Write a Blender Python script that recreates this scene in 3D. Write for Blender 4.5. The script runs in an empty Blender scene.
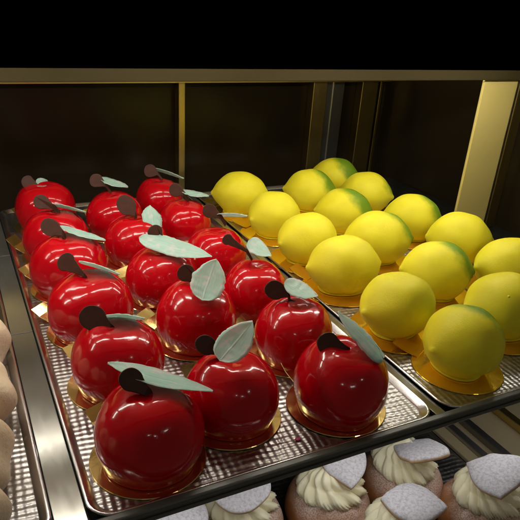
import bpy, math, random
from mathutils import Vector, Matrix, noise
random.seed(7)
S = bpy.context.scene
COL = S.collection
PI = math.pi

# ------------------------------------------------------------------ camera
H = .275
CX = Vector((0.89507402, -0.44176798, 0.06069223))      # camera right
CD = Vector((-0.15430232, -0.43454119, -0.88733576))    # camera down
CF = Vector((0.4183698, 0.78486623, -0.45711236))       # camera forward
FPX, PX, PY = 595., 260., 295.
cam_d = bpy.data.cameras.new('camera'); cam = bpy.data.objects.new('camera', cam_d); COL.objects.link(cam)
cam_d.sensor_width = 36; cam_d.lens = FPX/520*36; cam_d.shift_y = (PY-260)/520
cam_d.clip_start = .01; cam_d.clip_end = 50
M = Matrix((CX, -CD, -CF)).transposed().to_4x4(); M.translation = (0, 0, H); cam.matrix_world = M
S.camera = cam

# ------------------------------------------------------------------ world, exposure
W = bpy.data.worlds.new('World'); S.world = W; W.use_nodes = True
bg = W.node_tree.nodes['Background']; bg.inputs[0].default_value = (1, .86, .68, 1); bg.inputs[1].default_value = .07
S.view_settings.view_transform = 'Standard'; S.view_settings.look = 'None'
S.view_settings.exposure = 0; S.view_settings.gamma = 1
S.render.engine = 'CYCLES'
S.cycles.use_denoising = True
S.cycles.max_bounces = 8; S.cycles.glossy_bounces = 5
S.cycles.sample_clamp_indirect = 4
LAMP_MAIN, LAMP_LOW = 39., 5.

def ray(u, v):
    return CX*(u-PX) + CD*(v-PY) + CF*FPX
def onz(u, v, z):
    r = ray(u, v); return Vector((0, 0, H)) + r*((z-H)/r.z)
def atd(u, v, dep):
    return Vector((0, 0, H)) + ray(u, v)*(dep/FPX)
def depth(p):
    return (Vector(p)-Vector((0, 0, H))).dot(CF)

# ------------------------------------------------------------------ helpers
def link(name, me, m=None, parent=None, loc=(0, 0, 0), rot=(0, 0, 0)):
    o = bpy.data.objects.new(name, me); COL.objects.link(o)
    o.location = loc; o.rotation_euler = rot
    if m and not me.materials: me.materials.append(m)
    if parent: o.parent = parent
    return o
def mesh(name, vs, fs, smooth=True):
    me = bpy.data.meshes.new(name); me.from_pydata([tuple(v) for v in vs], [], fs)
    me.polygons.foreach_set('use_smooth', [smooth]*len(me.polygons)); me.update()
    return me
def thing(name, label, cat, loc=(0, 0, 0), rz=0, group=None, rot=None):
    o = bpy.data.objects.new(name, None); COL.objects.link(o)
    o.location = loc; o.rotation_euler = rot or (0, 0, rz); o.empty_display_size = .01
    o['label'] = label; o['category'] = cat
    if group: o['group'] = group
    return o
def bevel(o, w=.0008, seg=2):
    b = o.modifiers.new('bevel', 'BEVEL'); b.width = w; b.segments = seg; b.limit_method = 'ANGLE'; b.angle_limit = .6
    return o
def box_me(name, boxes):
    vs, fs = [], []
    for (x0, x1, y0, y1, z0, z1) in boxes:
        b = len(vs)
        vs += [(x0, y0, z0), (x1, y0, z0), (x1, y1, z0), (x0, y1, z0), (x0, y0, z1), (x1, y0, z1), (x1, y1, z1), (x0, y1, z1)]
        fs += [tuple(b+i for i in f) for f in ((3, 2, 1, 0), (4, 5, 6, 7), (0, 1, 5, 4), (1, 2, 6, 5), (2, 3, 7, 6), (3, 0, 4, 7))]
    return mesh(name, vs, fs, False)
def cat(pts, n):
    """Catmull-Rom through 2-D points"""
    P = [pts[0]]+list(pts)+[pts[-1]]; out = []
    segs = len(pts)-1
    for i in range(n+1):
        t = i/n*segs; k = min(int(t), segs-1); u = t-k
        a, b, c, d = P[k:k+4]
        out.append(tuple(.5*(2*b[j]+(c[j]-a[j])*u+(2*a[j]-5*b[j]+4*c[j]-d[j])*u*u+(3*b[j]-a[j]-3*c[j]+d[j])*u**3) for j in range(2)))
    return out
def prism(name, pts, t0, t1, fr=None, smooth=False):
    """outline (2-D) extruded between t0 and t1 in the frame (origin, a, b, n)"""
    o, a, b, n = fr or (Vector(), Vector((1, 0, 0)), Vector((0, 1, 0)), Vector((0, 0, 1)))
    N = len(pts)
    vs = [o+a*p[0]+b*p[1]+n*t0 for p in pts]+[o+a*p[0]+b*p[1]+n*t1 for p in pts]
    fs = [tuple(range(N-1, -1, -1)), tuple(range(N, 2*N))]+[(i, (i+1) % N, N+(i+1) % N, N+i) for i in range(N)]
    return mesh(name, vs, fs, smooth)
def rrect(x0, x1, y0, y1, r, n=6):
    out = []
    for cx, cy, a0 in ((x1-r, y1-r, 0), (x0+r, y1-r, 90), (x0+r, y0+r, 180), (x1-r, y0+r, 270)):
        for k in range(n+1):
            a = math.radians(a0+90*k/n); out.append((cx+r*math.cos(a), cy+r*math.sin(a)))
    return out

# ------------------------------------------------------------------ materials
def mat(name, base=(.5, .5, .5), rough=.5, metal=0, spec=.5, coat=0, sss=0, sssr=(.01, .005, .002)):
    m = bpy.data.materials.new(name); m.use_nodes = True
    b = m.node_tree.nodes['Principled BSDF']
    b.inputs['Base Color'].default_value = (*base, 1); b.inputs['Roughness'].default_value = rough
    b.inputs['Metallic'].default_value = metal; b.inputs['Specular IOR Level'].default_value = spec
    b.inputs['Coat Weight'].default_value = coat; b.inputs['Coat Roughness'].default_value = .04
    if sss:
        b.inputs['Subsurface Weight'].default_value = sss; b.inputs['Subsurface Radius'].default_value = sssr
        b.inputs['Subsurface Scale'].default_value = 1
    return m
class G:
    """small node-graph helper"""
    def __init__(s, m):
        s.t = m.node_tree; s.n = s.t.nodes; s.b = s.n['Principled BSDF']
        s.tc = s.n.new('ShaderNodeTexCoord').outputs['Object']
    def put(s, sock, v):
        if hasattr(v, 'is_output'): s.t.links.new(v, sock)
        elif v is not None: sock.default_value = v
    def noise(s, scale, detail=3, rough=.5, vec=None, dist=0, fac=True):
        n = s.n.new('ShaderNodeTexNoise'); s.put(n.inputs['Vector'], vec or s.tc)
        n.inputs['Scale'].default_value = scale; n.inputs['Detail'].default_value = detail
        n.inputs['Roughness'].default_value = rough; n.inputs['Distortion'].default_value = dist
        return n.outputs['Fac' if fac else 'Color']
    def mapv(s, scale=(1, 1, 1), rot=(0, 0, 0), vec=None):
        n = s.n.new('ShaderNodeMapping'); s.put(n.inputs['Vector'], vec or s.tc)
        n.inputs['Scale'].default_value = scale; n.inputs['Rotation'].default_value = rot
        return n.outputs[0]
    def ramp(s, f, stops):
        n = s.n.new('ShaderNodeValToRGB'); s.put(n.inputs[0], f)
        e = n.color_ramp.elements
        while len(e) < len(stops): e.new(.5)
        for el, (p, c) in zip(e, stops):
            el.position = p; el.color = (*c, 1) if len(c) == 3 else c
        return n.outputs[0]
    def math(s, op, a, b=None, c=None, clamp=False):
        n = s.n.new('ShaderNodeMath'); n.operation = op; n.use_clamp = clamp
        s.put(n.inputs[0], a)
        if b is not None: s.put(n.inputs[1], b)
        if c is not None: s.put(n.inputs[2], c)
        return n.outputs[0]
    def mix(s, f, a, b, mode='MIX'):
        n = s.n.new('ShaderNodeMix'); n.data_type = 'RGBA'; n.blend_type = mode
        s.put(n.inputs[0], f)
        s.put(n.inputs[6], (*a, 1) if isinstance(a, tuple) else a); s.put(n.inputs[7], (*b, 1) if isinstance(b, tuple) else b)
        return n.outputs[2]
    def sep(s, vec=None):
        n = s.n.new('ShaderNodeSeparateXYZ'); s.put(n.inputs[0], vec or s.tc); return n.outputs
    def smooth(s, v, lo, hi):
        n = s.n.new('ShaderNodeMapRange'); n.interpolation_type = 'SMOOTHSTEP'
        s.put(n.inputs['Value'], v); n.inputs['From Min'].default_value = lo; n.inputs['From Max'].default_value = hi
        return n.outputs[0]
    def bump(s, h, strength=.3, dist=.001):
        n = s.n.new('ShaderNodeBump'); s.put(n.inputs['Height'], h)
        n.inputs['Strength'].default_value = strength; n.inputs['Distance'].default_value = dist
        s.t.links.new(n.outputs[0], s.b.inputs['Normal']); return n
    def rnd(s):
        return s.n.new('ShaderNodeObjectInfo').outputs['Random']
    def set(s, name, v): s.put(s.b.inputs[name], v)

# red mirror glaze
m_red = mat('red_glaze', (.5, .002, .008), .16, 0, .15, .55)
g = G(m_red)
g.set('Base Color', g.mix(g.noise(45, 4), (.38, .0008, .007), (.51, .0012, .006)))
g.set('Roughness', g.math('MULTIPLY_ADD', g.noise(90, 3), .16, .1))
g.bump(g.math('ADD', g.noise(55, 4, .6), g.math('MULTIPLY', g.noise(380, 2), .08)), .30, .0016)
m_red.node_tree.nodes['Principled BSDF'].inputs['Coat Roughness'].default_value = .075

# yellow sprayed lemon coat with a green blush at one end
m_lem = mat('lemon_coat', (.8, .66, .02), .5, 0, .28, 0, .15, (.01, .008, .001))
g = G(m_lem); x, y, z = g.sep()
r = g.sep(g.n.new('ShaderNodeObjectInfo').outputs['Color'])[0]
d = g.math('ADD', g.math('MULTIPLY', x, .80), g.math('ADD', g.math('MULTIPLY', z, .62), g.math('MULTIPLY', y, .30)))
d = g.math('ADD', d, g.math('MULTIPLY', g.math('SUBTRACT', g.noise(60, 4), .5), .020))
d = g.math('ADD', d, g.math('MULTIPLY', g.math('SUBTRACT', r, .5), .030))
gf = g.math('MULTIPLY', g.smooth(d, .0225, .036), .9)
yel = g.mix(g.noise(55, 4), (.68, .60, .016), (.79, .72, .032))
yel = g.mix(g.math('MULTIPLY', g.smooth(g.noise(30, 2, vec=g.mapv((1, 1, 1), (1, 2, 0))), .55, .75), .35), yel, (.74, .70, .10))
g.set('Base Color', g.mix(gf, yel, (.085, .22, .008)))
g.set('Roughness', g.math('MULTIPLY_ADD', g.noise(200, 2), .22, .44))
g.bump(g.math('ADD', g.noise(350, 3), g.math('MULTIPLY', g.noise(1400, 2), .5)), .24, .0007)

m_gold = mat('gold_card', (.84, .62, .25), .2, .96)
m_gold_lemrefl = mat('gold_card_lemon_reflection', (.98, .64, .08), .2, .93)  # gold card with the orange of reflected lemons put into its colour
for mm in (m_gold, m_gold_lemrefl):
    g = G(mm)
    g.set('Roughness', g.math('MULTIPLY_ADD', g.noise(60, 4), .16, .05))
    g.bump(g.math('ADD', g.noise(90, 3), g.math('MULTIPLY', g.noise(24, 2), 2.5)), .14, .0008)

m_stem = mat('dark_chocolate', (.045, .02, .013), .5, 0, .25)
g = G(m_stem); g.set('Base Color', g.mix(g.noise(120, 4), (.034, .012, .007), (.080, .028, .017)))
g.bump(g.noise(300, 3), .15, .0006)
m_leaf = mat('mint_chocolate', (.4, .6, .5), .45, 0, .35, .05, .6, (.006, .007, .006))
g = G(m_leaf)
uv = g.n.new('ShaderNodeUVMap').outputs[0]
st = g.noise(1, 4, .55, vec=g.mapv((3, 26, 1), vec=uv), dist=.3)
c = g.ramp(st, [(.3, (.27, .54, .43)), (.52, (.32, .60, .48)), (.72, (.43, .67, .57))])
c = g.mix(g.math('MULTIPLY', g.smooth(g.noise(120, 3), .5, .72), .5), c, (.70, .62, .63))
vy = g.sep(uv)[1]
rib = g.math('SUBTRACT', 1, g.smooth(g.math('ABSOLUTE', g.math('SUBTRACT', vy, .5)), .0, .045))
g.set('Base Color', g.mix(g.math('MULTIPLY', rib, .35), c, (.58, .74, .66))); g.bump(g.math('ADD', st, g.math('MULTIPLY', rib, 1.5)), .3, .0007)

def metal(name, base, rough, n1=60, amp=.12, stretch=(1, 1, 1)):
    m = mat(name, base, rough, 1); g = G(m)
    g.set('Roughness', g.math('MULTIPLY_ADD', g.noise(n1, 4, vec=g.mapv(stretch)), amp, rough-amp/2)); return m
# embossed tray steel
m_tray = mat('embossed_steel', (.78, .77, .75), .2, 1); g = G(m_tray)
v = g.mapv((1, 1, 1), (0, 0, math.radians(4)))
wob = g.n.new('ShaderNodeVectorMath'); wob.operation = 'MULTIPLY_ADD'
g.put(wob.inputs[0], g.noise(70, 2, fac=False)); wob.inputs[1].default_value = (.0030, .0030, 0); g.put(wob.inputs[2], v)
x, y, z = g.sep(wob.outputs[0])
k = 2*PI/.0072
hx = g.math('SINE', g.math('MULTIPLY', g.math('ADD', x, y), k*.72)); hy = g.math('SINE', g.math('MULTIPLY', g.math('SUBTRACT', x, y), k*.72))
h = g.math('MULTIPLY', hx, hy)
g.set('Roughness', g.math('MULTIPLY_ADD', g.noise(50, 4), .22, .24))
g.set('Base Color', g.mix(g.noise(18, 4), (.34, .33, .335), (.52, .51, .505)))
g.bump(g.math('ADD', h, g.math('MULTIPLY', g.noise(260, 4), .9)), .42, .0007)
m_rim = metal('tray_rim_steel', (.62, .61, .62), .25)
m_strip = metal('shelf_steel', (.36, .355, .33), .17, 40, .12, (6, 1, 1)); m_strip.node_tree.nodes['Principled BSDF'].inputs['Metallic'].default_value = .85
m_glass = mat('dark_shelf_glass', (.012, .014, .013), .07, 0, .5)
m_edge = mat('dark_edge_profile', (.05, .05, .05), .4, 0, .6); g = G(m_edge)
g.set('Base Color', g.mix(g.noise(30, 5, vec=g.mapv((1, 8, 8))), (.035, .038, .032), (.075, .078, .066)))
g.set('Roughness', g.math('MULTIPLY_ADD', g.noise(80, 4), .3, .25))
m_black = mat('black_fascia', (.0015, .0015, .0015), .9, 0, 0)
m_brass = metal('brass_satin', (.62, .49, .19), .34, 12, .14, (30, 1, 1))
m_brassp = mat('pale_brass_satin', (.62, .52, .23), .3, .25, .5); g = G(m_brassp)
g.set('Base Color', g.mix(g.noise(9, 4), (.70, .57, .17), (.82, .68, .24)))
g.set('Roughness', g.math('MULTIPLY_ADD', g.noise(14, 4), .2, .24))
m_steelg = metal('grey_track', (.30, .295, .28), .4)
m_railb = mat('bronze_rail', (.115, .092, .048), .6, 0, .08); g = G(m_railb)
g.set('Base Color', g.mix(g.noise(6, 4, vec=g.mapv((1, 4, 4))), (.034, .027, .011), (.050, .039, .016)))
m_pane = mat('dark_pane', (.016, .0115, .006), .2, 0, .16)
m_white_em = bpy.data.materials.new('lamp_diffuser'); m_white_em.use_nodes = True
b = m_white_em.node_tree.nodes['Principled BSDF']
b.inputs['Base Color'].default_value = (.8, .8, .8, 1); b.inputs['Emission Color'].default_value = (1, .93, .80, 1); b.inputs['Emission Strength'].default_value = LAMP_MAIN
m_white_em2 = m_white_em.copy(); m_white_em2.name = 'rear_lamp_diffuser'
m_white_em2.node_tree.nodes['Principled BSDF'].inputs['Emission Strength'].default_value = LAMP_MAIN*.55
m_low_em = m_white_em.copy(); m_low_em.name = 'cool_lamp_diffuser'
b = m_low_em.node_tree.nodes['Principled BSDF']
b.inputs['Emission Color'].default_value = (1, .97, .93, 1); b.inputs['Emission Strength'].default_value = LAMP_LOW
m_bounce = mat('pale_bounce_panel', (.62, .58, .50), .5)
m_alu = metal('lamp_aluminium', (.7, .7, .7), .35)
m_deckp = mat('champagne_paint', (.34, .28, .17), .4, .1, .4)
m_pink = mat('pink_sugar', (.7, .08, .22), .5)

# ------------------------------------------------------------------ display case
YB = .85
case = thing('display_case', 'dark glass display case with brass frame and steel shelf under the cakes', 'display case', (0, 0, 0))
bevel(link('shelf', box_me('shelf', [(-.35, .664, .252, .80, -.0075, -.0015)]), m_glass, case), .0006)
e = bevel(link('shelf_edge', box_me('shelf_edge', [(-.35, 1.15, .2415,   .2480, -.0022, .0058)]), m_edge, case), .0016, 3)
bevel(link('edge_lip', box_me('edge_lip', [(-.35, 1.15, .2402, .2414, -.0018, .0012)]), m_edge, e), .0006)
# steel strip in the gap between the two trays, laid in three lengths
for (a, b_) in ((.25, .4735), (.4745, .645), (.646, .80)):
    bevel(link('shelf_strip', box_me('shelf_strip', [(.0165, .0345, a, b_, -.0014, .0016)]), m_strip, case), .0005)
bevel(link('shelf_strip', box_me('shelf_strip', [(.2895, .2985, .25, .80, -.0014, .0012)]), m_strip, case), .0004)
# upper shelf with its fascia
bevel(link('upper_shelf', box_me('upper_shelf', [(-.45, 1.2, .25, .262, .2432, .315), (-.45, 1.2, .2621, .80, .262, .315)]), m_black, case), .001)
def lamp(x0, x1, y, z, mem, w=.03):
    t = link('strip_lamp', box_me('strip_lamp', [(x0-.01, x1+.01, y-w/2-.003, y+w/2+.003, z+.0045, z+.014)]), m_alu, case)
    n = 5; step = (x1-x0)/n                              # LED modules with dark gaps between them
    for k in range(n):
        link('diffuser', box_me('diffuser', [(x0+step*(k+.11), x0+step*(k+.89), y-w/2, y+w/2, z, z+.0044)]), mem, t)
    return t
link('bounce_panel', box_me('bounce_panel', [(-.44, 1.19, .2625, .80, .2585, .2618)]), m_bounce, case)  # unseen pale panel added under the upper shelf to bounce soft fill down
lamp(-.26, .62, .455, .236, m_white_em, .012)
lamp(-.26, .62, .600, .236, m_white_em2, .012)
lamp(.0, .80, .270, -.0195, m_low_em, .02)
# back: rail, doors, posts
ZR = .150
link('back_rail', box_me('back_rail', [(-.5, 1.4, YB-.012, YB+.02, ZR, .40)]), m_brass, case)
def door(x0, x1, panex, stiles, m=m_brass):
    p = link('sliding_door', box_me('sliding_door', [(x0, x1, YB+.014, YB+.018, -.26, ZR-.0005)]), m_pane, case)
    for (a, b_, yy, mm) in stiles:
        bevel(link('stile', box_me('stile', [(a, b_, YB+yy, YB+.0138, -.26, ZR-.0006)]), mm, p), .001)
    return p
door(-.5, .3085, 0, [(.297, .307, -.004, m_brass), (-.20, -.14, .0, m_brass)])
door(.309, .589, 0, [(.522, .548, -.004, m_brass), (.549, .586, .004, m_steelg), (.5625, .5655, .0025, m_alu)])
door(.590, .982, 0, [(.616, .648, -.004, m_brass), (.660, .666, .006, m_brass), (.676, .681, .006, m_brass)])
door(.983, 1.4, 0, [(.990, .997, -.002, m_brass), (1.002, 1.02, .0, m_brass)])
bevel(link('post', box_me('post', [(.5765, .6335, .5495, .5535, -.0012, .1945)]), m_brassp, case), .0015, 3)
bevel(link('post', box_me('post', [(.6345, .6375, .5515, .5565, -.0012, .1944)]), m_steelg, case), .0006)
bevel(link('post', box_me('post', [(.6385, .655, .5505, .5545, -.0012, .1945)]), m_brass, case), .001)
bevel(link('shelf_rail', box_me('shelf_rail', [(-.44, 1.0, .543, .549, .1950, .228)]), m_railb, case), .001)
link('end_panel', box_me('end_panel', [(.666, .671, .26, .86, -.1495, .242)]), m_pane, case)
# ceiling spots of the shop behind the viewer, seen as glints in the glaze
for (x, y, z) in ((-.55, -1.3, 1.30), (.05, -1.5, 1.12), (.85, -1.0, 1.25)):
    ld = bpy.data.lights.new('shop_spot', 'AREA'); ld.shape = 'RECTANGLE'; ld.size = .16; ld.size_y = .07; ld.energy = .55; ld.color = (1, .93, .85)
    lo = bpy.data.objects.new('shop_spot', ld); COL.objects.link(lo); lo.location = (x, y, z)
    lo.rotation_euler = (Vector((.2, .4, 0))-Vector((x, y, z))).to_track_quat('-Z', 'Y').to_euler()
# lower deck with its rails running back
ZD = -.150
link('lower_deck', box_me('lower_deck', [(-.35, 1.3, .05, .84, ZD-.02, ZD)]), m_deckp, case)
def rail(px0, px1, z, t, mm):
    a = onz(*px0, z).x; c = onz(*px1, z).x
    bevel(link('deck_rail', box_me('deck_rail', [(min(a, c), max(a, c), .10, .80, ZD+.0002, ZD+t)]), mm, case), .001)

# ------------------------------------------------------------------ trays
def tray(x0, x1, y0, y1, label, z=-.0012, hgt=.0052, loc=True, m=None):
    cx, cy = (x0+x1)/2, (y0+y1)/2
    t = thing('serving_tray', label, 'tray', (cx, cy, z), 0, 'embossed steel serving trays')
    X, Y = (x1-x0)/2, (y1-y0)/2
    fl = rrect(-X+.006, X-.006, -Y+.006, Y-.006, .012)
    link('tray_floor', prism('tray_floor', fl, .0001, .0012), m_tray, t)
    rings = [(.006, .012, .0013), (.0052, .0125, .0022), (.0022, .014, hgt-.0006), (.0014, .0145, hgt), (0, .0155, hgt), (-.0004, .0158, hgt-.0008), (.0004, .0152, hgt-.0014), (.0018, .0142, hgt-.0016), (.0066, .0118, .0002)]
    vs, fs = [], []
    for (ins, r_, zz) in rings:
        vs += [(p[0], p[1], zz) for p in rrect(-X+ins, X-ins, -Y+ins, Y-ins, r_)]
    N = len(fl)
    for k in range(len(rings)-1):
        for i in range(N):
            j = (i+1) % N; fs.append((k*N+i, k*N+j, (k+1)*N+j, (k+1)*N+i))
    link('rim', mesh('rim', vs, fs), m_rim, t)
    return t
tray(.0355, .2885, .2485, .792, 'embossed steel tray carrying the red apple cakes')
tray(.2995, .556, .2485, .792, 'embossed steel tray carrying the yellow lemon cakes')
tray(-.245, .0155, .2485, .792, 'embossed steel tray with cream puffs at the left edge')
tray(.06, .428, .12, .58, 'lower steel tray holding sugar dusted cream buns', ZD+.0003)
rail((438, 433), (446, 428), ZD+.006, .006, m_deckp)
rail((450, 428), (455, 425), ZD+.005, .005, m_alu)
rail((464, 421), (470, 419), ZD+.008, .008, m_steelg)
rail((500, 412), (506, 410), ZD+.008, .010, m_brass)

# ------------------------------------------------------------------ cake boards
def board_me(R, ang, tabz):
    N = 64; half = .0085/R
    vs = [(0, 0, .0009)]; fs = []
    ring = []
    for i in range(N): ring.append(2*PI*i/N)
    for zz, rr in ((.0009, R-.0004), (.0005, R), (0, R-.0003)):
        vs += [(rr*math.cos(a), rr*math.sin(a), zz) for a in ring]
    vs.append((0, 0, 0))
    for i in range(N):
        j = (i+1) % N
        fs.append((0, 1+i, 1+j))
        for k in (0, 1): fs.append((1+k*N+i, 1+(k+1)*N+i, 1+(k+1)*N+j, 1+k*N+j))
        fs.append((1+2*N+j, 1+2*N+i, len(vs)-1))
    # square pull tab, bent upward
    ca, sa = math.cos(ang), math.sin(ang)
    b = len(vs); L0, L1, wd = R-.006, R+.0180, .0088
    rows = [(L0, .0010), (R-.001, .0012), (R+.010, .0012+tabz*.4), (L1, .0012+tabz)]
    for (l, zz) in rows:
        for w in (-wd, wd):
            for dz in (0, .0007): vs.append((l*ca-w*sa, l*sa+w*ca, zz+dz))
    for k in range(3):
        o = b+4*k
        fs += [(o+1, o+3, o+7, o+5), (o, o+4, o+6, o+2), (o, o+1, o+5, o+4), (o+2, o+6, o+7, o+3)]
    o = b+12; fs += [(o, o+1, o+3, o+2), (b, b+2, b+3, b+1)]
    me = mesh('cake_board', vs, fs, False); return me

# ------------------------------------------------------------------ apple cakes
def apple_me(seed, groove):
    rr = random.Random(seed)
    prof = cat([(0, 0), (.5, 0), (.80, .004), (.855, .025), (.865, .065), (.92, .19), (.98, .38), (1.0, .58), (.975, .80), (.905, 1.01), (.785, 1.20), (.62, 1.345), (.44, 1.425), (.27, 1.445), (.13, 1.425), (0, 1.405)], 64)
    N = 72; p2, p3, p5 = rr.random()*6, rr.random()*6, rr.random()*6
    vs, fs = [], []
    for k, (r, z) in enumerate(prof):
        for i in range(N):
            a = 2*PI*i/N; top = max(0, min(1, (z-.5)/1.2))
            q = r*(1+.012*math.cos(2*a+p2)+.016*top*math.cos(5*a+p5)+.012*math.cos(3*a+p3))
            zz = z
            if z > .95:                                   # crease running out of the dimple, shoulders of uneven height
                da = (a-groove+PI) % (2*PI)-PI
                zz -= .014*math.exp(-(da/.34)**2)*math.exp(-((r-.36)/.26)**2)
                zz += .028*math.cos(a+p3)*min(1, r*2)*(z-.95)/.5
            v = Vector((q*math.cos(a), q*math.sin(a), zz))
            if k > 3:
                v += v.normalized()*(.024*noise.noise(v*1.6+Vector((seed*3.1, 0, 0)))+.006*noise.noise(v*5+Vector((seed*3.1, 7, 0))))
            vs.append(v*.034)
    for k in range(len(prof)-1):
        for i in range(N):
            j = (i+1) % N; fs.append((k*N+i, k*N+j, (k+1)*N+j, (k+1)*N+i))
    return mesh('apple_body', vs, fs)
APPLE = [apple_me(s, gr) for s, gr in ((1, -1.3), (2, -.9), (3, -1.9), (4, 2.6), (5, -1.1))]

def leaf_me(p1, p2, wpx, dep, W=.023, round1=.5, round2=.0, curl=.10, seed=0, sgn=1, dd=0, dd2=None, tip=.5):
    """leaf blade between two points; its true width W is turned until it shows wpx pixels"""
    rr = random.Random(seed)
    A = atd(*p1, dep+dd); B = atd(*p2, dep+(dd if dd2 is None else dd2))
    v = ((A+B)/2-Vector((0, 0, H))).normalized()
    a = B-A; L = a.length; a.normalize()
    bb = a.cross(v).normalized()
    if bb.z < 0: bb = -bb
    vv = (v-a*v.dot(a)).normalized()
    wr = wpx/FPX*dep; W = max(W, wr); s = min(1, wr/W)
    b = bb*s+vv*sgn*math.sqrt(max(0, 1-s*s))
    n = a.cross(b).normalized()
    NU, NV = 30, 10; vs = []; uvs = []
    for side in (0, 1):
        for i in range(NU+1):
            u = i/NU
            e1 = math.sin(min(1, u/tip)*PI/2); e2 = math.sin(min(1, (1-u)/(1-tip))*PI/2)
            e1 = (1-(1-min(1, u/tip))**2.2)**(.5 if round1 else .95); e2 = (1-(1-min(1, (1-u)/(1-tip)))**2.0)**(.5 if round2 else .95)
            hw = W/2*min(e1, e2)
            j1 = 1+.09*noise.noise(Vector((u*7, seed*1.7, 0)))+.07*noise.noise(Vector((u*24, seed*1.7, 3))); j2 = 1+.11*noise.noise(Vector((u*8, seed*1.7, 9)))+.07*noise.noise(Vector((u*22, seed*1.7, 5)))
            for j in range(NV+1):
                w = 2*j/NV-1
                q = A+a*(L*u)+b*(hw*w*(j1 if w > 0 else j2))
                q += n*(curl*W*(w*w*.45-.5*math.sin(PI*u))+.0005*noise.noise(Vector((u*9, w*2, seed))))
                th = .0004*(1-.6*abs(w)**4)
                vs.append(q+n*(th if side else -th)); uvs.append((u, j/NV))
    fs = []; K = (NU+1)*(NV+1); idx = lambda s_, i, j: s_*K+i*(NV+1)+j
    for i in range(NU):
        for j in range(NV):
            fs.append((idx(1, i, j), idx(1, i+1, j), idx(1, i+1, j+1), idx(1, i, j+1)))
            fs.append((idx(0, i, j), idx(0, i, j+1), idx(0, i+1, j+1), idx(0, i+1, j)))
    for i in range(NU):
        fs.append((idx(0, i, 0), idx(0, i+1, 0), idx(1, i+1, 0), idx(1, i, 0)))
        fs.append((idx(0, i, NV), idx(1, i, NV), idx(1, i+1, NV), idx(0, i+1, NV)))
    me = mesh('leaf', vs, fs)
    ul = me.uv_layers.new(name='UVMap')
    for l in me.loops: ul.data[l.index].uv = uvs[l.vertex_index]
    return me
def stem_me(c, rpx, tail, dep, ext=.012, dd=-.004, tw=.0022, seed=0):
    """flat chocolate paddle: a round head narrowing to a tail that stands in the dimple"""
    C = atd(*c, dep+dd); T = atd(*tail, dep+dd*.3); v = (C-Vector((0, 0, H))).normalized()
    a = T-C; L = a.length; a.normalize(); b = v.cross(a).normalized(); n = a.cross(b)
    R = rpx/FPX*dep; asp = 1+.16*math.sin(seed*2.3); tw = tw*(1+.3*math.cos(seed*1.7))
    pts = []
    for k in range(25):
        t = math.radians(48+264*k/24); pts.append((R*asp*math.cos(t)*(1+.03*math.sin(3*t+seed)), R*math.sin(t)*(1+.03*math.cos(2*t+seed*2))))
    lower = []; upper = []
    for k in range(1, 8):
        u = k/7; x = R*.67+(L-R*.67)*u
        w = R*.74*(1-u)**1.5+tw*(1-(1-u)**1.5)
        upper.append((x, w)); lower.append((x, -w))
    end = [(L+ext*.5, -tw*.8), (L+ext*.5, tw*.8)]
    pts = pts+lower+end+upper[::-1]
    # bend the tail end downward into the cake
    N = len(pts); vs = []; fs = []
    down = Vector((0, 0, -1))
    for t in (-.0013, .0013):
        for (x, y) in pts:
            q = C+a*x+b*y+n*t
            if x > L: q += down*.006
            vs.append(q)
    fs = [tuple(range(N-1, -1, -1)), tuple(range(N, 2*N))]+[(i, (i+1) % N, N+(i+1) % N, N+i) for i in range(N)]
    return mesh('stem', vs, fs, False)

GA = 'red apple cakes on the embossed tray'
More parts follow.
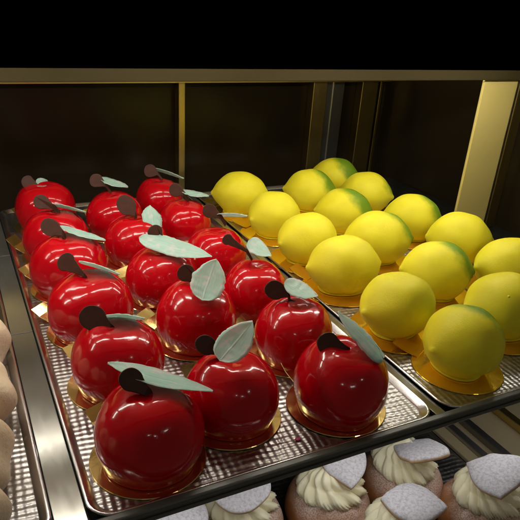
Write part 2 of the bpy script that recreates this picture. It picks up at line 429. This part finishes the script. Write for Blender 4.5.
# x, y, diameter, stem(head px, radius px, tail px), leaves, label
AP = [
 (0.0810, 0.2905, 0.0695, ((131, 379.6), 12, (148, 393)), [dict(p1=(107.4, 363.5), p2=(212.5, 391.8), wpx=17, tip=.42, sgn=1, dd=.006, round1=0, seed=1)],
  'largest red apple cake at the front left tray corner, long pointed mint leaf'),
 (0.0830, 0.3760, 0.0700, ((93, 318), 12.3, (112, 328)), [dict(p1=(105, 316), p2=(145, 318), wpx=4.5, sgn=-1, dd=.004, seed=2)],
  'red apple cake directly behind the front left one, leaf seen edge-on'),
 (0.0820, 0.4630, 0.0715, ((66, 262), 9.5, (84.5, 275.5)), [dict(p1=(79, 261), p2=(120, 274), wpx=3, sgn=-1, dd=.004, seed=3)],
  'red apple cake third from the front in the left column, paddle stem over bright arc'),
 (0.0800, 0.5500, 0.0715, ((50.4, 227.3), 8.8, (64.4, 234.5)), [dict(p1=(59.6, 226.4), p2=(105.5, 241), wpx=6.5, sgn=1, dd=.006, seed=4)],
  'red apple cake fourth from the front in the left column, teal leaf pointing right'),
 (0.0820, 0.6320, 0.0700, ((41.3, 202), 7.2, (54.8, 208)), [dict(p1=(51, 204), p2=(86, 211.8), wpx=3, sgn=-1, dd=.004, seed=5)],
  'red apple cake second from the back in the left column, slim pale leaf'),
 (0.0850, 0.7280, 0.0700, ((27.5, 182), 6.5, (38, 186)), [dict(p1=(37.5, 179), p2=(52.5, 191), wpx=11, sgn=1, dd=.004, round2=1, W=.018, seed=6)],
  'rearmost red apple cake in the left column, short oval green leaf'),
 (0.1465, 0.3090, 0.0675, ((206, 345), 9.8, (222, 354)), [dict(p1=(219.6, 361), p2=(252.5, 321.5), wpx=32, sgn=1, dd=-.020, dd2=-.006, round1=1, tip=.42, curl=.14, seed=7)],
  'red apple cake at the front middle, broad rounded mint leaf with a pointed tip'),
 (0.1610, 0.4170, 0.0695, ((186, 273), 9, (200, 282)), [dict(p1=(202, 300.5), p2=(216, 259.5), wpx=33, sgn=1, dd=-.022, dd2=-.006, round1=1, tip=.45, curl=.1, seed=8)],
  'red apple cake mid tray with a wide ragged mint leaf standing upright'),
 (0.1580, 0.5040, 0.0675, ((155, 232), 7.5, (163, 243)), [dict(p1=(138.8, 238), p2=(212, 257), wpx=18, sgn=1, dd=-.010, tip=.4, curl=.10, seed=9)],
  'red apple cake beneath the longest flat mint leaf, near the tray centre'),
 (0.1590, 0.5980, 0.0665, ((126.5, 205.5), 9.3, (136, 216)), [dict(p1=(154, 231), p2=(150, 205), wpx=19, sgn=1, dd=-.008, dd2=.004, round1=1, tip=.5, seed=10)],
  'red apple cake with bare brown stem and upright ribbon leaf, middle column'),
 (0.1570, 0.6820, 0.0670, ((96, 180.5), 7, (106, 185.5)), [dict(p1=(100, 178), p2=(128, 187.5), wpx=7, sgn=1, dd=.002, seed=11)],
  'rearmost red apple cake of the middle column, leaf drooping right'),
 (0.2255, 0.2905, 0.0700, ((328, 343.5), 11, (348, 351)), [dict(p1=(383, 361.5), p2=(338, 311.5), wpx=15, sgn=1, dd=-.004, dd2=.0, round1=1, tip=.4, seed=12), dict(p1=(384, 358), p2=(352, 326), wpx=8, sgn=-1, dd=.010, W=.014, seed=22)],
  'red apple cake at the front right tray corner, long leaf leaning off its right side'),
 (0.2280, 0.3660, 0.0660, ((275, 290), 9.6, (290, 295)), [dict(p1=(284, 283), p2=(317.5, 296.5), wpx=17, sgn=1, dd=-.002, round1=1, tip=.38, seed=13)],
  'red apple cake second from the front in the right column, small folded pale leaf'),
 (0.2310, 0.4470, 0.0630, ((227.5, 239.5), 5.8, (247, 251)), [dict(p1=(248, 241), p2=(271, 256.5), wpx=16, sgn=1, dd=-.006, round1=1, tip=.3, seed=14)],
  'red apple cake third from the front in the right column, long thin brown stem'),
 (0.2290, 0.5370, 0.0630, ((209.8, 211), 6.8, (221, 217)), [dict(p1=(215.5, 214.6), p2=(247.5, 215.6), wpx=3.6, sgn=-1, dd=.002, seed=15)],
  'red apple cake beside the second rearmost lemon, narrow leaf reaching toward it'),
 (0.2290, 0.6350, 0.0625, ((175.8, 190), 6.8, (184, 194)), [dict(p1=(181, 191), p2=(209, 196.5), wpx=5.5, sgn=1, dd=.002, seed=16)],
  'red apple cake second from the back in the right column, pale leaf behind round stem'),
 (0.2290, 0.7330, 0.0625, ((150, 170.8), 6.6, (158, 174)), [dict(p1=(153, 168), p2=(184, 178.3), wpx=3, sgn=-1, dd=.004, seed=17)],
  'dim rearmost red apple cake below the thin brass door stile'),
]
TABS = [math.radians(a) for a in (114, 116, 134, 132, 142, 120, 100, 128, 118, 150, 110, 103, 122, 70, 125, 115, 130)]
for i, (x, y, dia, stem, leaves, lab) in enumerate(AP):
    t = thing('apple_cake', lab, 'cake', (x, y, .0002+.00012*(i % 4)), 0, GA)
    s = dia/.068
    bme = board_me(.0375, TABS[i], .008+.005*random.random())
    link('cake_board', bme, m_gold, t)
    bo = link('apple_body', APPLE[(i*2) % 5], m_red, t, (0, -.0025, .0010), (0, 0, random.uniform(-1.1, 1.1)))
    bo.scale = (s*random.uniform(.97, 1.02), s*random.uniform(.97, 1.02), s*random.uniform(.97, 1.05))
    dep = depth((x, y-.002, .047*s))
    inv = Matrix.Translation(-t.location)
    for me, nm, mm in [(stem_me(*stem, dep, seed=i), 'stem', m_stem)]+[(leaf_me(dep=dep, **lf), 'leaf', m_leaf) for lf in leaves]:
        me.transform(inv); o = link(nm, me, mm, t)
        if nm == 'stem': bevel(o, .0005, 2)

# ------------------------------------------------------------------ lemon cakes
def lemon_me(seed):
    rr = random.Random(seed)
    L = .0395; Rr = .0308
    prof = [(-1.0, 0), (-.995, .035), (-.975, .085), (-.94, .14), (-.88, .27), (-.78, .47), (-.6, .73), (-.35, .93), (0, 1.0), (.32, .945), (.58, .765), (.76, .52), (.87, .30), (.93, .165), (.975, .10), (1.0, .055), (1.008, 0)]
    P = cat(prof, 60); N = 64; vs = []
    for (u, r) in P:
        for i in range(N):
            a = 2*PI*i/N
            v = Vector((u*L, r*Rr*math.cos(a), r*Rr*math.sin(a)))
            v += Vector((0, v.y, v.z))*.03*noise.noise(v*40+Vector((seed*5, 0, 0)))
            v += v.normalized()*.0013*noise.noise(v*55+Vector((seed*9, 3, 0)))
            floor = -.0262
            if v.z < floor+.004:                         # settles flat on its foot
                k = (floor+.004-v.z); v.z = floor+.004-.004*(1-math.exp(-k/.004))
            vs.append(v)
    fs = []
    for k in range(len(P)-1):
        for i in range(N):
            j = (i+1) % N; fs.append((k*N+i, k*N+j, (k+1)*N+j, (k+1)*N+i))
    # low foot of set coating under the fruit
    b = len(vs); F = cat([(.0, -.0264), (.017, -.0264), (.0200, -.0260), (.0205, -.0253), (.0195, -.0245), (.016, -.0232), (0, -.023)], 18); N2 = 48
    for (r, z) in F:
        for i in range(N2):
            a = 2*PI*i/N2; q = r*(1+.04*math.cos(3*a+seed))
            vs.append((q*1.12*math.cos(a), q*math.sin(a), z))
    for k in range(len(F)-1):
        for i in range(N2):
            j = (i+1) % N2; fs.append((b+k*N2+i, b+k*N2+j, b+(k+1)*N2+j, b+(k+1)*N2+i))
    return mesh('lemon_body', vs, fs)
LEM = [lemon_me(s) for s in range(4)]
GL = 'lemon cakes on the embossed tray'
LM = [  # x, y, size, yaw, label
 (.3500, .2950, 1.02, 4, 'lemon cake at the front tray corner, roundest, shaded face with green top'),
 (.337, .366, 1.02, 2, 'lemon cake second from the front in the left lemon column, blunt tip pointing left'),
 (.338, .456, 1.04, -10, 'lemon cake third from the front in the left lemon column, large plain yellow'),
 (.340, .533, 1.00, 6, 'lemon cake fourth from the front in the left lemon column, dimple facing the apples'),
 (.341, .617, .99, 12, 'lemon cake second from the back in the left lemon column, all yellow'),
 (.335, .705, 1.00, -22, 'rearmost lemon cake in the left lemon column, nearest the red cakes'),
 (.431, .328, 1.06, -16, 'lemon cake just behind the front one, cut by the right edge, small bump on it'),
 (.424, .412, 1.04, -24, 'lemon cake second from the front in the middle lemon column, green right end'),
 (.420, .508, 1.05, -20, 'lemon cake third from the front in the middle lemon column, faint green right flank'),
 (.434, .601, 1.00, -26, 'lemon cake second from the back in the middle lemon column, green crown'),
 (.435, .689, 1.02, -34, 'rearmost lemon cake of the middle column, soft green right shoulder'),
 (.508, .394, 1.05, -14, 'lemon cake at the right picture edge, behind the one with the small bump'),
 (.513, .475, 1.06, -28, 'lemon cake showing both pointed tips, below the bright brass post'),
 (.507, .553, 1.02, -38, 'lemon cake with pointed green right tip, left of the bright brass post'),
 (.511, .660, 1.00, -50, 'lemon cake second from the back in the right lemon column, tip on top'),
 (.511, .742, .98, -40, 'dim rearmost lemon cake in the back right corner, green patch on top'),
]
LGREEN = (.88, .50, .25, .1, .1, .05, .15, .85, .70, 1., .75, .2, .35, .7, .4, 1.)
for i, (x, y, s, yaw, lab) in enumerate(LM):
    t = thing('lemon_cake', lab, 'cake', (x, y, .0002+.00012*(i % 4)), 0, GL)
    link('cake_board', board_me(.0380 if i == 0 else .0415, math.radians(random.choice((100, 118, 132, 60, 75))), .003+.004*random.random()), m_gold_lemrefl, t)
    o = link('lemon_body', LEM[i % 4], m_lem, t, (0, 0, .0012+.0262*s*.95), (0, 0, math.radians(yaw)))
    o.scale = (s*(.92 if i == 0 else random.uniform(.96, 1.03)), s*random.uniform(.97, 1.03), s*.95); o.color = (LGREEN[i], 0, 0, 1)
    if i == 6:
        vs, fs = [], []
        n1 = 20
        for k in range(9):
            ph = k/8*PI/2
            for q in range(n1): vs.append((.0033*(ph/1.5708)*math.cos(2*PI*q/n1), .0033*(ph/1.5708)*math.sin(2*PI*q/n1), .0024*math.cos(ph)**1.5))
        for k in range(8):
            for q in range(n1): fs.append((k*n1+q, (k+1)*n1+q, (k+1)*n1+(q+1) % n1, k*n1+(q+1) % n1))
        nd = Vector((-.58, -.50, .64)).normalized()
        q = Matrix.Rotation(-math.radians(yaw), 3, 'Z') @ nd           # onto the fruit's own ellipsoid
        pos = nd*(1/math.sqrt((q.x/(.0385*o.scale.x))**2+(q.y/(.0308*o.scale.y))**2+(q.z/(.0308*o.scale.z))**2)-.0013) + Vector((0, 0, .0012+.0249*s))
        oo = link('coating_drip', mesh('coating_drip', vs, fs), m_lem, t, pos)
        oo.rotation_euler = nd.to_track_quat('Z', 'Y').to_euler()

# ------------------------------------------------------------------ cream buns on the lower tray
m_bun = mat('bun_crust', (.35, .16, .07), .5, 0, .4, .1, .1, (.004, .002, .001)); g = G(m_bun); x, y, z = g.sep()
crust = g.mix(g.noise(45, 4), (.48, .215, .075), (.29, .11, .035))
dust = g.math('MULTIPLY', g.smooth(g.math('ADD', z, g.math('MULTIPLY', g.noise(30, 4), .044)), .038, .062), g.smooth(g.noise(900, 3, .7), .34, .62))
g.set('Base Color', g.mix(g.math('MULTIPLY', dust, .62), crust, (.80, .78, .80)))
g.set('Roughness', g.math('MULTIPLY_ADD', dust, .4, .42)); g.bump(g.noise(160, 4), .2, .001)
m_cream = mat('whipped_cream', (.80, .73, .52), .45, 0, .4, 0, .25, (.006, .005, .003)); g = G(m_cream)
g.set('Base Color', g.mix(g.noise(60, 4), (.86, .80, .53), (.90, .86, .67))); g.bump(g.noise(330, 4), .25, .0008)
m_lid = mat('sugared_lid', (.75, .74, .76), .8, 0, .2); g = G(m_lid)
nz = g.sep(g.n.new('ShaderNodeNewGeometry').outputs['Normal'])[2]
x, y, z = g.sep()
sg = g.math('MULTIPLY', g.smooth(z, .0022, .0042), g.smooth(g.noise(420, 4, .7), .16, .46))
g.set('Base Color', g.mix(sg, g.mix(g.noise(150, 3), (.42, .25, .13), (.60, .42, .24)), g.mix(g.smooth(g.noise(420, 4, .7), .36, .62), (.50, .485, .53), (.66, .65, .70))))
g.bump(g.noise(800, 3, .7), .5, .0008)

def bun_me(seed):
    P = cat([(0, 0), (.022, 0), (.031, .003), (.0365, .012), (.0365, .022), (.033, .032), (.026, .039), (.014, .0425), (0, .043)], 34); N = 56; vs, fs = [], []
    for (r, z) in P:
        for i in range(N):
            a = 2*PI*i/N; v = Vector((r*math.cos(a), r*math.sin(a), z))
            vs.append(v*(1+.06*noise.noise(v*38+Vector((seed*4, 0, 0)))))
    for k in range(len(P)-1):
        for i in range(N):
            j = (i+1) % N; fs.append((k*N+i, k*N+j, (k+1)*N+j, (k+1)*N+i))
    return mesh('bun', vs, fs)
def cream_me(seed):
    """one star-nozzle rosette: folds that twist from the rim up to the peak"""
    rr = random.Random(seed); n = 13; p1, p2 = rr.random()*6, rr.random()*6
    P = cat([(.020, -.001), (.029, .001), (.0325, .005), (.0318, .010), (.027, .0145), (.0235, .0160), (.0225, .0185), (.0205, .0225), (.015, .0265), (.008, .0292), (.003, .0312), (0, .0315)], 66)
    N = 220; vs, fs = [], []
    for k, (r, z) in enumerate(P):
        u = k/66
        for i in range(N):
            a = 2*PI*i/N; t = n*(a+1.5*u+.10*math.sin(2*a+p1))+p2
            w = abs(math.sin(t/2))                        # round lobes with sharp valleys
            amp = .21*min(1, u*5)*(1-.45*u)
            q = r*(1-amp*.62+amp*w*(1+.35*math.sin(3*a+p2)))
            fr = .045*math.sin(5*t+1.5*math.sin(a*4))*math.exp(-((u-.16)/.12)**2)     # frayed lower rim
            q *= 1+fr
            zz = z+.0022*(w-.6)*math.sin(PI*min(1, u*1.3))+.0018*math.sin(2*a+p1)*u
            v = Vector((q*math.cos(a), q*math.sin(a), zz))
            vs.append(v*(1+.05*noise.noise(v*90+Vector((seed*3, 0, 0)))))
    for k in range(len(P)-1):
        for i in range(N):
            j = (i+1) % N; fs.append((k*N+i, k*N+j, (k+1)*N+j, (k+1)*N+i))
    return mesh('whipped_cream', vs, fs)
def lid_me(shape, R, seed):
    """rounded lid cut from the bun, with a slightly domed top"""
    N = 60; out = []
    for i in range(N):
        a = 2*PI*i/N
        if shape == 'round': r = R
        else:
            k = 3 if shape == 'tri' else 4
            w = ((a) % (2*PI/k))-PI/k
            flat = math.cos(PI/k)/math.cos(w); r = R*(flat*.5+.5)*1.06
        out.append((a, r*(1+.07*noise.noise(Vector((math.cos(a)*1.5, math.sin(a)*1.5, seed*3))))))
    vs, fs = [], []
    rings = [(0, 0), (.95, 0), (.985, .0008), (1.0, .002), (.995, .0036), (.97, .0045), (.90, .0054), (.75, .0064), (.5, .0074), (.25, .0079), (.0, .0080)]
    for (q, z) in rings:
        for (a, r) in out:
            p = Vector((q*r*math.cos(a), q*r*math.sin(a), z)); p.z += .0007*noise.noise(p*110+Vector((seed, 0, 0))); vs.append(p)
    for k in range(len(rings)-1):
        for i in range(N):
            j = (i+1) % N; fs.append((k*N+i, k*N+j, (k+1)*N+j, (k+1)*N+i))
    return mesh('lid', vs, fs)
BUNS = [  # px centre, lid px, lid shape, lid radius, lid tilt, lid yaw, label
 ((482, 508), (496, 478), 'tri', .027, (-.25, .30, 0), 1.9, 'cream bun at the lower right corner, lid like a rounded triangle'),
 ((402, 478), (420, 456), 'quad', .024, (-.35, .20, 0), .5, 'cream bun directly below the gap between the trays, dusted crust and squarish lid'),
 ((328, 500), (343, 466), 'tri', .024, (.20, -.15, 0), .2, 'cream bun below the front right apple cake, lid mostly behind the shelf edge'),
 ((240, 516), (240, 492), 'round', .024, (.12, -.10, 0), 0, 'cream bun with round white lid under the front middle apple cake'),
 ((396, 545), (412, 509), 'quad', .024, (-.1, .12, 0), .9, 'cream bun cut by the bottom edge, in front of the dusted one'),
 ((168, 545), (176, 521), 'round', .024, (.05, .1, 0), 0, 'cream bun barely showing at the bottom, leftmost under the tray'),
]
for i, (c, lp, shp, R, tilt, yaw, lab) in enumerate(BUNS):
    p = onz(*c, ZD+.026)
    t = thing('cream_bun', lab, 'bun', (p.x, p.y, ZD+.0017), 0, 'cream buns on the lower tray')
    bo = link('bun', bun_me(i), m_bun, t); bo.scale = (1.04, 1.04, 1)
    cr = link('whipped_cream', cream_me(i), m_cream, t, (0, 0, .0375), (0, 0, i*1.3)); cr.scale = (.86, .86, .97)
    q = onz(*lp, ZD+.064)-t.location
    link('lid', lid_me(shp, R, i), m_lid, t, (q.x, q.y, .0655), (tilt[0], tilt[1], yaw))

# ------------------------------------------------------------------ cream puffs, left tray
m_puff = mat('pale_puff', (.62, .50, .33), .5, 0, .4, .1, .2, (.005, .004, .002)); g = G(m_puff)
g.set('Base Color', g.mix(g.noise(30, 4), (.62, .46, .28), (.88, .80, .62))); g.bump(g.math('ADD', g.noise(110, 5, .65), g.noise(420, 3)), .4, .0014)
def puff_me(seed):
    P = cat([(0, 0), (.020, 0), (.029, .004), (.033, .014), (.032, .026), (.026, .037), (.016, .045), (.006, .050), (0, .051)], 36); N = 64; vs, fs = [], []
    for k, (r, z) in enumerate(P):
        for i in range(N):
            a = 2*PI*i/N; tw = a+z*18
            q = r*(1+.07*math.sin(5*tw+seed)*min(1, z/.012))
            v = Vector((q*math.cos(a), q*math.sin(a), z)); vs.append(v*(1+.08*noise.noise(v*42+Vector((seed*4, 0, 0)))))
    for k in range(len(P)-1):
        for i in range(N):
            j = (i+1) % N; fs.append((k*N+i, k*N+j, (k+1)*N+j, (k+1)*N+i))
    return mesh('cream_puff', vs, fs)
for i, (x, y, lab) in enumerate([(-.019, .440, 'brownish cream puff, rearmost of those at the left edge'),
                                 (-.023, .372, 'pale cream puff second from the back at the left edge'),
                                 (-.030, .309, 'pale cream puff third from the back at the left edge'),
                                 (-.038, .266, 'pale cream puff nearest the front at the left edge')]):
    o = link('cream_puff', puff_me(i), m_puff, None, (x, y, .0008), (0, 0, i))
    o['label'] = lab; o['category'] = 'pastry'; o['group'] = 'cream puffs on the left tray'

# ------------------------------------------------------------------ a crumb on the tray
p = onz(298, 439, .001)
vs = []; fs = []
for k in range(7):
    for i in range(14):
        a = 2*PI*i/14; ph = PI*k/6; v = Vector((math.sin(ph)*math.cos(a), math.sin(ph)*math.sin(a), math.cos(ph)))
        vs.append(Vector((v.x*.0024, v.y*.0016, v.z*.0006))*(1+.35*noise.noise(v*2)))
for k in range(6):
    for i in range(14): fs.append((k*14+i, (k+1)*14+i, (k+1)*14+(i+1) % 14, k*14+(i+1) % 14))
o = link('sugar_crumb', mesh('sugar_crumb', vs, fs), m_pink, None, (p.x, p.y, .0011))
o['label'] = 'tiny pink sugar crumb on the tray between the two front right cakes'; o['category'] = 'crumb'
